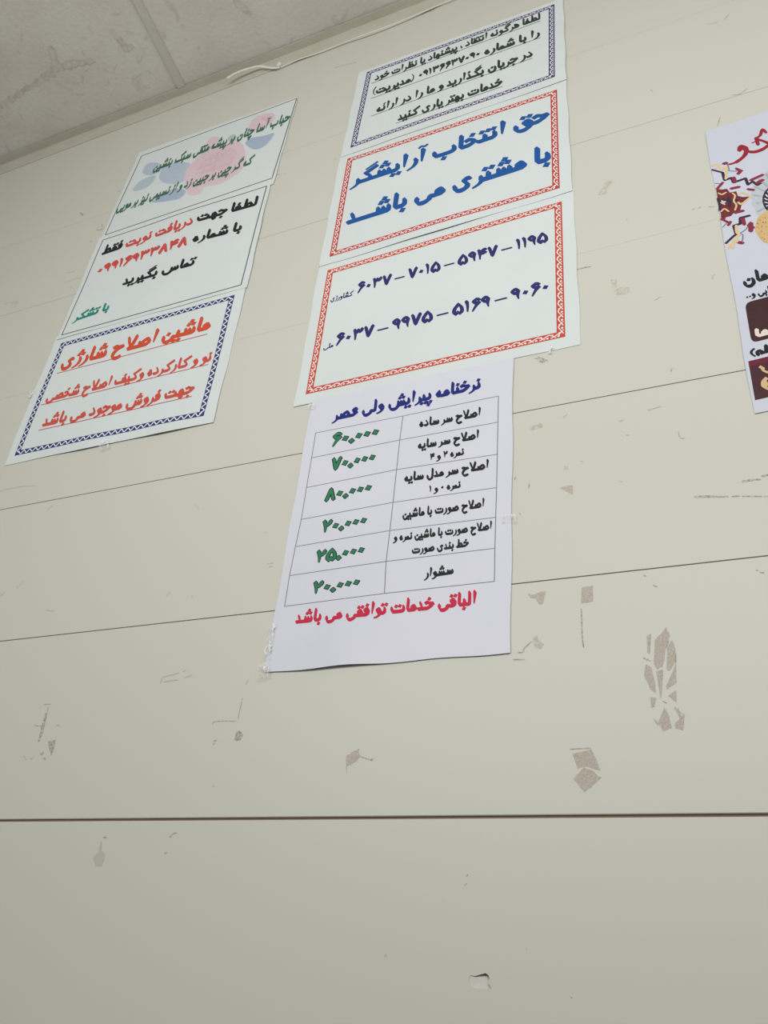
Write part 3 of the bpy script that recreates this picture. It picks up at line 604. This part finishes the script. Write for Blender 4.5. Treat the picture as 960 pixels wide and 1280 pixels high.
draw('script', [(.0038, [(515, 415), (520, 385), (548, 385), (565, 405), (560, 440), (530, 475), (490, 502)]), (.0022, [(500, 498), (465, 512), (435, 520)]), (.0038, [(545, 395), (575, 420), (630, 425), (690, 405), (740, 370)]), (.003, [(640, 320), (655, 370)]), (.0035, [(650, 330), (700, 345), (745, 365)]), (.0026, [(645, 320), (672, 300), (688, 255), (715, 280)]), (.0012, [(610, 358), (640, 345)])], SCR, .00012, 'dark red script word')
draw('carpet_motif', [(.0024, [(308, 562), (385, 582), (400, 640), (452, 622), (468, 658), (560, 626), (578, 675), (615, 650), (650, 680), (690, 655)]), (.0024, [(412, 1122), (470, 1068), (490, 1060), (470, 990), (520, 975), (520, 930), (590, 912)])], DNAV, .00012, 'navy stepped outline', sub=0)
draw('carpet_motif', [(.0022, [(312, 530), (345, 520), (380, 560), (405, 540), (415, 570), (410, 630)]), (.002, [(330, 548), (350, 540), (370, 552)]), (.0024, [(430, 1160), (450, 1130), (462, 1160), (470, 1100), (495, 1110), (490, 1075), (515, 1060), (495, 1040), (490, 990)])], CRM, .00013, 'cream scroll')
draw('carpet_motif', [(.0034, [(395, 515), (415, 510)]), (.0034, [(500, 560), (520, 570), (505, 590)]), (.0026, [(490, 550), (530, 568)]), (.003, [(470, 620), (480, 655)]), (.003, [(600, 640), (690, 600)]), (.0034, [(650, 660), (690, 640)]), (.0028, [(345, 705), (385, 660)]), (.003, [(450, 705), (510, 692)]), (.003, [(580, 710), (620, 715)]), (.003, [(540, 935), (550, 980)]), (.004, [(590, 985), (612, 1005)]), (.0036, [(600, 970), (600, 1030)]), (.0036, [(510, 1118), (535, 1120)]), (.003, [(380, 940), (430, 965)]), (.0026, [(430, 985), (445, 960)]), (.003, [(480, 890), (540, 875)])], PLUM, .00014, 'plum red blossoms', sub=2)
draw('carpet_motif', [(.0009, [(420, 520), (435, 555), (430, 568), (490, 572)]), (.0009, [(330, 665), (370, 668)]), (.0009, [(520, 1045), (560, 1020), (580, 990)]), (.0009, [(520, 1050), (540, 1060), (535, 1105)]), (.0009, [(388, 1000), (415, 970)])], GRN, .00013, 'thin green stems')
ps.lay('carpet_motif', ps.poly_px([z1(*p) for p in [(335, 705), (380, 712), (420, 706), (440, 735), (490, 725), (500, 760), (540, 770), (590, 765), (545, 812), (500, 815), (530, 830), (520, 870), (470, 890), (450, 915), (410, 925), (400, 955), (375, 950), (372, 900), (360, 850), (348, 780)]]), MAR, .0001, label='maroon medallion')
draw('carpet_motif', [(.0018, [(505, 745), (540, 735), (560, 745), (600, 760), (560, 800), (525, 825), (505, 810)]), (.0014, [(460, 740), (480, 760), (470, 800), (490, 830), (480, 870)]), (.0016, [(355, 740), (380, 750), (410, 735)]), (.0016, [(375, 880), (400, 860), (430, 880)])], CRM, .00016, 'cream edging of the medallion')
draw('carpet_motif', [(.0028, [(365, 800), (400, 790), (430, 810), (470, 790), (500, 800)]), (.0024, [(430, 770), (440, 840)]), (.0022, [(350, 780), (365, 830), (365, 870)])], DNAV, .00015, 'navy centre of the medallion', sub=2)
draw('carpet_motif', [(.0016, [(375, 815), (400, 825)]), (.0016, [(380, 800), (395, 812), (405, 805)])], OFFW, .00018, 'white dots of the medallion', sub=0)
def disc(cx, cy, rx, ry, n=40, fl=0.0, k=0):
    return [(cx+rx*(1+fl*math.sin(k*t*2*math.pi/n))*math.cos(t*2*math.pi/n), cy+ry*(1+fl*math.sin(k*t*2*math.pi/n))*math.sin(t*2*math.pi/n)) for t in range(n)]
cx, cy = 977, 252
ps.lay('pastry_picture', ps.poly_px(disc(cx-1, cy-6, 37, 36, 72, .03, 18)), CUP, .0001, label='grey fluted paper cup')
pol = []
for k in range(20):
    a = k*math.pi/10; pol += ps.stroke_px([(cx+21*math.cos(a), cy-6+21*math.sin(a)), (cx+35*math.cos(a+.05), cy-6+34*math.sin(a+.05))], .0022, sub=0)
ps.lay('pastry_picture', pol, CUP2, .00012, label='folds of the paper cup')
ps.lay('pastry_picture', ps.poly_px(disc(974, 250, 21, 20)), NVD, .00016, label='navy disc')
pol = []
for k in range(22):
    a = k*2*math.pi/22; pol += ps.stroke_px([(974+15*math.cos(a), 250+14*math.sin(a)), (974+18*math.cos(a+.1), 250+17*math.sin(a+.1))], .0012, sub=0)
ps.lay('pastry_picture', pol, OFFW, .0002, label='white rim of the navy disc')
ps.lay('pastry_picture', ps.poly_px(disc(968, 284, 24, 22, 44, .02, 9)), COOK, .00022, label='tan crumbed cookie')
pol = []
for k in range(60):
    a = random.random()*6.28; r = math.sqrt(random.random())*.9
    pol += ps.poly_px(disc(968+24*r*math.cos(a), 284+22*r*math.sin(a), random.uniform(.5, 1.2), random.uniform(.5, 1.1), 6))
ps.lay('pastry_picture', pol, CRB, .00026, label='brown crumbs')
ps.text('مان', (962, 348), (929.4, 357), 14, BLK, label='bold black word')
ps.text('ابی و', (963, 366), (939, 372), 8, BLK, label='small black words')
ps.text('…', (939, 371.5), (933, 373), 8, BLK, label='small dots', nib=(1.1, 1.1, 45))
def rrect(c, r, n=6):
    out = []
    for i in range(4):
        p = Vector(c[i]); a = (Vector(c[i-1])-p).normalized()*r; b = (Vector(c[(i+1) % 4])-p).normalized()*r
        for k in range(n+1):
            t = k/n; out.append(tuple(p+a*(1-t)**2+b*t*t))
    return out
tr = P(*(W(931, 379, .001)+dn*.17)); br = P(*(W(939, 428.5, .001)+dn*.17))
ps.lay('brown_panel', ps.poly_px(rrect([(931, 379), tr, br, (939.5, 429)], 8)), BRN, .00012, label='dark brown rounded panel')
draw('panel_word', [(.0028, [(458, 600), (465, 638), (495, 634)]), (.0028, [(495, 634), (540, 622)]), (.0024, [(500, 634), (502, 612), (522, 606), (530, 625)]), (.0024, [(522, 628), (545, 612), (560, 620)])], OFFW, .00018, 'cream word', fn=z2)
draw('bracket', [(.0018, [(440, 728), (424, 742), (424, 760), (445, 775)])], BLK, .00012, 'black bracket', fn=z2)
draw('text_line', [(.0026, [(468, 768), (462, 748), (480, 740), (495, 745), (490, 758)]), (.0026, [(495, 754), (545, 740)]), (.0026, [(520, 705), (522, 748)]), (.0026, [(540, 735), (548, 720)])], BLK, .00013, 'black word beside the bracket', fn=z2)
a_, b_ = (935.4, 452), (943.8, 500.3)
ta, tb = P(*(W(*a_, .001)+dn*.19)), P(*(W(*b_, .001)+dn*.19))
ps.lay('picture_strip', ps.poly_px([a_, ta, tb, b_]), STRIP, .00012, label='dark maroon picture strip')
m0 = (936.4, 458.5); ps.lay('picture_strip', ps.poly_px([a_, ta, P(*(W(*m0, .001)+dn*.19)), m0]), WINE, .00015, label='wine red band of the strip')
draw('strip_ornament', [(.0032, [(487, 850), (497, 856)]), (.0022, [(495, 856), (508, 875), (540, 885)]), (.003, [(520, 925), (505, 945), (505, 975), (530, 990)]), (.0014, [(520, 945), (528, 962), (518, 980)])], GOLD, .0002, 'gold scroll ornament', fn=z2)
# ------------------------------------------------------------------ wear on the boards: glue residue, scuffs, tape
GLUE = material('glue_residue', (174, 166, 155), .85, .15, noise=((800, 800, 800), .36, .66, (196, 190, 178)))
GLUE2 = material('glue_residue_faint', (184, 179, 164), .85, .15, noise=((300, 300, 300), .42, .6, (202, 200, 188)))
SCUFF = material('scuff_grey', (152, 145, 131), .85, .15, noise=((520, 520, 520), .40, .62, (194, 192, 180)))
def mark(name, polys, mat, label=None, sub=0):
    g = Geo()
    for k, pts in enumerate(polys):
        p2 = [W(*p) for p in pts]
        for t in tessellate_polygon([[Vector((p.x, p.y, 0)) for p in p2]]):
            q = [p2[i] for i in t]
            if (q[1]-q[0]).cross(q[2]-q[0]) < 0: q = q[::-1]
            g.face([(p.x, -.00012-k*2e-6, p.y) for p in q])
    o = g.obj(name, mat, wall)
    if label: o['label'] = label
    return o
def scratch(name, lines, w, mat=SCUFF, label=None):
    g = Geo(); k = 0
    for ln in lines:
        path = catmull([W(*p) for p in ln], 3)
        for poly in sweep(path, nib_shape(w, w*.6, 50)):
            g.face([(p[0], -.0001-(k % 30)*1e-6, p[1]) for p in poly]); k += 1
    o = g.obj(name, mat, wall)
    if label: o['label'] = label
    return o
def rag(pts, amt=.8, n=3):
    out = []
    for i in range(len(pts)):
        a, b = Vector(pts[i]), Vector(pts[(i+1) % len(pts)])
        for k in range(n):
            p = a.lerp(b, k/n); out.append((p.x+random.uniform(-amt, amt), p.y+random.uniform(-amt, amt)))
    return out
def k4(*pts): return [(620+x/2.824, 660+y/2.824) for x, y in pts]
def k5(*pts): return [(x/2.824, 820+y/2.824) for x, y in pts]
def k6(*pts): return [(380+x/2.824, 900+y/2.824) for x, y in pts]
mark('glue_residue', [rag(k4((113, 228), (125, 238), (145, 232), (160, 224), (176, 226), (165, 270), (150, 268), (140, 250), (120, 246)), .5)], GLUE, 'wedge of pinkish glue right of the price list')
mark('glue_residue', [rag(k4((302, 212), (320, 207), (342, 203), (344, 258), (322, 264), (301, 265)), .5)], GLUE, 'square patch of mottled glue')
scratch('scratch', [k4((301, 286), (303, 330), (304, 380), (309, 420))], .0009, SCUFF, 'upright scratch under the square glue patch')
scratch('scratch', [k4((78, 440), (95, 438), (100, 425), (118, 408), (125, 402)), k4((62, 465), (100, 464))], .0009)
mark('glue_residue', [rag(k4((128, 392), (145, 378), (150, 395), (170, 412), (155, 428), (135, 415)), .4)], GLUE2)
mark('glue_residue', [rag(k4((560, 395), (585, 372), (600, 350), (615, 380), (600, 415), (595, 455), (588, 490), (570, 498), (556, 480)), .5), rag(k4((604, 420), (622, 395), (634, 430), (632, 470), (612, 505), (601, 500), (605, 460)), .5),
                      rag(k4((566, 505), (590, 500), (588, 560), (582, 604), (574, 560)), .4), rag(k4((634, 480), (638, 545), (606, 568), (600, 560)), .4), rag(k4((528, 480), (548, 490), (560, 540), (564, 582), (545, 570), (524, 520)), .5),
                      rag(k4((532, 380), (540, 378), (542, 445), (534, 440)), .3), rag(k4((518, 452), (530, 462), (542, 462), (532, 470)), .3),
                      rag(k4((608, 592), (635, 572), (638, 618)), .4), rag(k4((594, 633), (612, 665), (621, 706), (592, 718), (573, 690)), .5), rag(k4((630, 690), (666, 656), (662, 715), (634, 708)), .5),
                      rag(k4((630, 632), (645, 640), (655, 665), (648, 670), (632, 640)), .3), rag(k4((545, 598), (564, 600), (560, 632), (548, 634)), .4), rag(k4((556, 672), (570, 684), (575, 700), (564, 690)), .3)], GLUE, 'tall leaf shaped patch of torn glue')
scratch('scratch', [k4((545, 375), (541, 440)), k4((520, 460), (545, 470)), k4((600, 352), (608, 400), (590, 440)), k4((634, 440), (632, 500), (605, 568)), k4((545, 600), (565, 605)), k4((590, 612), (602, 618)), k4((632, 632), (650, 650), (664, 660))], .0007)
mark('glue_residue', [rag(k4((272, 797), (338, 782), (352, 815), (368, 856), (345, 850), (320, 840), (290, 848)), .5), rag(k4((275, 885), (310, 845), (345, 858), (368, 884), (345, 905), (314, 932), (290, 905)), .5)], GLUE, 'two stacked patches of brownish glue')
scratch('scratch', [k4((262, 781), (300, 779), (334, 777)), k4((272, 797), (290, 848)), k4((275, 885), (300, 880)), k4((340, 885), (370, 881))], .0007)
mark('glue_residue', [rag(k5((160, 200), (167, 205), (155, 260), (140, 304), (134, 300), (146, 250)), .4), rag(k5((170, 302), (196, 296), (190, 330), (181, 350), (172, 325)), .4), rag(k5((140, 345), (152, 338), (155, 345), (146, 350)), .4), rag(k5((150, 362), (163, 358), (160, 367)), .3)], SCUFF, 'dark streaky scuff left of the price list')
scratch('scratch', [k5((155, 171), (180, 170)), k5((170, 180), (166, 205)), k5((122, 245), (136, 247)), k5((140, 248), (158, 246)), k5((200, 245), (212, 246)), k5((84, 352), (92, 366)), k5((108, 366), (120, 356))], .0008)
scratch('scratch', [k5((566, 96), (575, 76), (595, 70), (632, 60)), k5((580, 92), (610, 86), (628, 85)), k5((650, 77), (676, 68)), k5((645, 56), (655, 51))], .0008, GLUE)
scratch('scratch', [k5((750, 240), (762, 231), (830, 230)), k5((840, 222), (848, 185), (856, 150)), k5((868, 100), (876, 86))], .0007, SCUFF, 'corner shaped scratch under the price list')
mark('glue_residue', [rag(k5((832, 270), (848, 262), (858, 278), (850, 298), (836, 300), (828, 295)), .6)], SCUFF)
scratch('scratch', [k5((755, 300), (764, 298)), k5((754, 312), (758, 306)), k5((752, 460), (755, 461))], .0007)
mark('glue_residue', [rag(k5((356, 655), (362, 660), (358, 690), (370, 695), (368, 720), (358, 742), (338, 742), (330, 722), (332, 708), (348, 690)), .4)], material('tape_drip', (188, 186, 174), .25, .5), 'dull shiny drip below the lowest seam')
scratch('scratch', [k5((600, 640), (612, 628), (622, 625)), k5((582, 697), (590, 694)), k5((366, 640), (376, 642))], .0009)
mark('glue_residue', [rag(k6((148, 128), (165, 118), (190, 106), (200, 128), (185, 145), (165, 158), (150, 165)), .5)], GLUE, 'small torn glue patch below the price list')
scratch('scratch', [k6((200, 130), (220, 136), (242, 143)), k6((150, 165), (151, 184)), k6((168, 116), (195, 104)), k6((236, 138), (246, 138))], .0008)
scratch('scratch', [k6((572, 552), (578, 546)), k6((565, 584), (574, 578)), k6((286, 836), (292, 826)), k6((943, 980), (946, 981)), k6((784, 810), (786, 811))], .0006)
def k7(*pts): return [(680+x/3.43, 180+y/3.43) for x, y in pts]
mark('glue_residue', [rag(k7((260, 158), (290, 152), (304, 160), (280, 178), (268, 190), (270, 212), (230, 222), (240, 200), (258, 178)), .5)], GLUE2, 'faint bent glue mark between the middle notices and the poster')
mark('glue_residue', [rag(k7((284, 580), (312, 580), (314, 614), (296, 622)), .4), rag(k7((300, 630), (330, 612), (365, 616), (362, 642), (314, 648)), .4)], GLUE2, 'faint corner shaped glue mark')
scratch('scratch', [k7((142, 538), (170, 532), (198, 526)), k7((145, 539), (180, 527))], .0011, SCUFF, 'dark short scratch at the notice edge')
scratch('scratch', [k7((636, 282), (644, 278)), k7((660, 275), (672, 272)), k7((705, 270), (730, 268)), k7((722, 580), (724, 566), (732, 560)), k7((544, 975), (548, 962)), k7((476, 670), (500, 655)), k7((352, 328), (358, 324))], .0008)
scratch('scratch', [[(668, 448), (676, 449), (684, 451)], [(672, 446), (683, 450)]], .0012, SCUFF)
mark('glue_residue', [rag([(673, 451.5), (682, 448), (681, 453), (676, 454)], .3)], SCUFF)
def k8(*pts): return [(640+x/3, 560+y/3) for x, y in pts]
scratch('scratch', [k8((684, 183), (730, 180), (770, 182), (810, 181)), k8((684, 185), (810, 183)), k8((826, 182), (852, 180)), k8((865, 181), (935, 182)), k8((945, 182), (960, 181))], .0010, SCUFF, 'long level scuff at the right edge')
scratch('scratch', [k8((864, 128), (890, 120), (930, 118)), k8((868, 124), (900, 122)), k8((940, 107), (975, 96)), k8((938, 106), (970, 100))], .0013)
mark('glue_residue', [rag(k8((178, 150), (205, 142), (228, 140), (228, 178), (205, 162)), .3)], GLUE, 'small triangle of glue right of the price list')
mark('glue_residue', [rag(k8((195, 70), (210, 66), (214, 80), (196, 82)), .4), rag([(661, 533), (676, 529), (679, 534), (664, 538)], .4)], GLUE2)
scratch('scratch', [k8((10, 118), (14, 106)), k8((62, 150), (66, 132)), k8((258, 50), (264, 50)), k8((28, 245), (31, 248)), k8((495, 479), (502, 480)), k8((530, 515), (542, 520)), k8((930, 467), (944, 468)), k8((916, 458), (920, 459)), k8((408, 126), (413, 127))], .0010)
scratch('scratch', [[(704, 522), (709, 518)], [(774, 527), (779, 525)], [(783, 544), (786, 544)], [(810, 513), (826, 508)], [(848, 540), (850, 547), (856, 548)], [(838, 463), (841, 461)]], .0009, GLUE)
scratch('scratch', [[(100, 266), (104, 268), (103, 269.5)], [(101, 268), (104, 269)]], .0022, SCUFF, 'dark fleck left of the calligraphy notice')
scratch('scratch', [[(123, 288), (128, 285), (127, 280)], [(120, 287.5), (128, 287)], [(112, 302), (115, 301.5)], [(148, 240), (150, 238)], [(317, 161), (320, 160)]], .0014)
scratch('scratch', [[(80, 354), (90, 350), (99, 347), (101, 349)], [(85, 341), (94, 339)], [(14, 381), (22, 378), (18, 384)], [(5, 380), (24, 376)], [(88, 358), (92, 361)]], .0009, GLUE)
scratch('scratch', [[(60, 637), (66, 632)], [(0, 745), (6, 741)], [(20, 735), (30, 727)], [(244, 630), (249, 637)], [(331, 665), (333, 666)], [(208, 745), (213, 740)], [(239, 745), (241, 746)], [(334, 705), (341, 704)], [(336, 709), (340, 708)], [(58, 763), (68, 764)], [(0, 614), (22, 609), (44, 607)]], .0008, GLUE)
scratch('scratch', [[(885, 30), (893, 29), (898, 27)], [(905, 25), (911, 18)], [(914, 119), (924, 118), (934, 111)], [(813, 112), (816, 114)], [(897, 157), (900, 147)], [(418, 85), (428, 82), (446, 78)], [(345, 219), (352, 217)], [(356, 218), (358, 217)], [(418, 200), (420, 198)]], .0009)

# clear sticky tape holding the price list and the notices
TAPE = material('clear_tape_painted_glints', (252, 252, 250), .1, .7, Alpha=.22, bump=((260, 90, 90), .9, .004))
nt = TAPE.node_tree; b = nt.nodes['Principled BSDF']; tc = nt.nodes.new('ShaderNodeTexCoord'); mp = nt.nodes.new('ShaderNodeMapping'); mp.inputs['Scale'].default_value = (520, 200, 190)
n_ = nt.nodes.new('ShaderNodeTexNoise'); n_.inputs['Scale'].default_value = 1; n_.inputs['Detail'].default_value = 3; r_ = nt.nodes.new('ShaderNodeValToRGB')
r_.color_ramp.elements[0].position = .56; r_.color_ramp.elements[1].position = .64; r_.color_ramp.elements[0].color = (.07, .07, .07, 1); r_.color_ramp.elements[1].color = (.95, .95, .95, 1)  # opaque white flecks in the alpha paint in glints on the creased tape
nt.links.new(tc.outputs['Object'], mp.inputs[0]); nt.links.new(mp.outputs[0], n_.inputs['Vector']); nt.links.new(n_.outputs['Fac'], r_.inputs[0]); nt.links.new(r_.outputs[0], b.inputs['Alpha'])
def tape(label, quad, dep, group='pieces of clear tape', crinkle=.0008, nu=10, nv=6):
    q = [W(*p, dep) for p in quad]; V = []; F = []; rnd = random.Random(int(quad[0][0]*7))
    for side in (0, 1):
        r2 = random.Random(int(quad[0][0]*7))
        for j in range(nv+1):
            for i in range(nu+1):
                u, v = i/nu, j/nv
                p = (q[0]*(1-u)+q[1]*u)*(1-v)+(q[3]*(1-u)+q[2]*u)*v
                V.append(Vector((p.x, -dep-r2.uniform(0, crinkle)-side*.00004, p.y)))
    n = (nu+1)*(nv+1)
    for j in range(nv):
        for i in range(nu):
            a = j*(nu+1)+i; F.append((n+a+nu+1, n+a+nu+2, n+a+1, n+a)[::1]); F.append((a, a+1, a+nu+2, a+nu+1))
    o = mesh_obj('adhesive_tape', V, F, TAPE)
    o['label'] = label; o['category'] = 'tape'; o['group'] = group
    return o
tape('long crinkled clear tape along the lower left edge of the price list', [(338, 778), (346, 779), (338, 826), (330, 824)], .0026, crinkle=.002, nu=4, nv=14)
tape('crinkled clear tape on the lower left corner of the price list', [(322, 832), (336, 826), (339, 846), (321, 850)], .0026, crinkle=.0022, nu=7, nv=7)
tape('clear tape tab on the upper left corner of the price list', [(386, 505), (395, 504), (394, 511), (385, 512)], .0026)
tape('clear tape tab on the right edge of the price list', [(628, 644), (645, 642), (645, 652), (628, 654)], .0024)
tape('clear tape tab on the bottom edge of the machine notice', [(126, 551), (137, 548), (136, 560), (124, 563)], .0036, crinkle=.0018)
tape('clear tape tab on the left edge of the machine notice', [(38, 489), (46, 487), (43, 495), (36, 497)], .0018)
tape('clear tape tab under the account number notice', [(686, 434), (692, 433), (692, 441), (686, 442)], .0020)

# white plastic strip hanging loose along the ceiling trim
CORD = material('white_plastic_strip', (226, 224, 214), .5, .35)
def ribbon(name, pts, wid, mat, deps, parent=None):
    ctr = catmull([Vector((*W(x, y, d), -d)) for (x, y), d in zip(pts, deps)], 8)
    V = []; F = []; t_ = .0007
    for i, c in enumerate(ctr):
        a = ctr[max(i-1, 0)]; b = ctr[min(i+1, len(ctr)-1)]; t = Vector((b.x-a.x, b.y-a.y)).normalized(); n = Vector((-t.y, t.x))*(wid[0]+(wid[1]-wid[0])*i/(len(ctr)-1))/2
        for s, d in ((-1, 0), (1, 0), (1, t_), (-1, t_)): V.append(Vector((c.x+s*n.x, c.z-d, c.y+s*n.y)))
    k = len(ctr)
    for i in range(k-1):
        for j in range(4):
            F.append((i*4+j, i*4+(j+1) % 4, i*4+4+(j+1) % 4, i*4+4+j)[::-1])
    F.append((0, 1, 2, 3)); F.append(tuple((k-1)*4+j for j in (3, 2, 1, 0)))
    return mesh_obj(name, V, F, mat, parent)
strip = empty('plastic_strip', 'loose white plastic strip with a knot hanging along the ceiling trim', 'strip')
wv = W(351, 84); strip.location = (wv.x, -.004, wv.y)
def sub(o):
    for v in o.data.vertices: v.co -= Vector(strip.location)
    o.parent = strip; return o
sub(ribbon('loose_end', [(284, 98), (293, 92.5), (304, 88), (316, 84.5), (325, 83), (334, 84.5), (343, 85.5), (350, 84.5)], (.0062, .003), CORD, [.014, .013, .012, .01, .008, .006, .004, .003]))
sub(ribbon('cord', [(351, 84), (375, 74), (400, 65.5), (430, 53.5), (455, 44), (480, 35), (520, 19), (550, 6), (575, -4), (640, -30)], (.0022, .0030), CORD, [.003, .0025, .0022, .003, .0045, .0042, .003, .0022, .002, .002]))
bm = bmesh.new(); bmesh.ops.create_icosphere(bm, subdivisions=2, radius=.0042)
for v in bm.verts: v.co *= 1+.18*math.sin(v.co.x*900+v.co.z*700); v.co.y *= .8
me = bpy.data.meshes.new('knot'); bm.to_mesh(me); bm.free(); me.materials.append(CORD)
kn = bpy.data.objects.new('knot', me); COL.objects.link(kn); kn.parent = strip
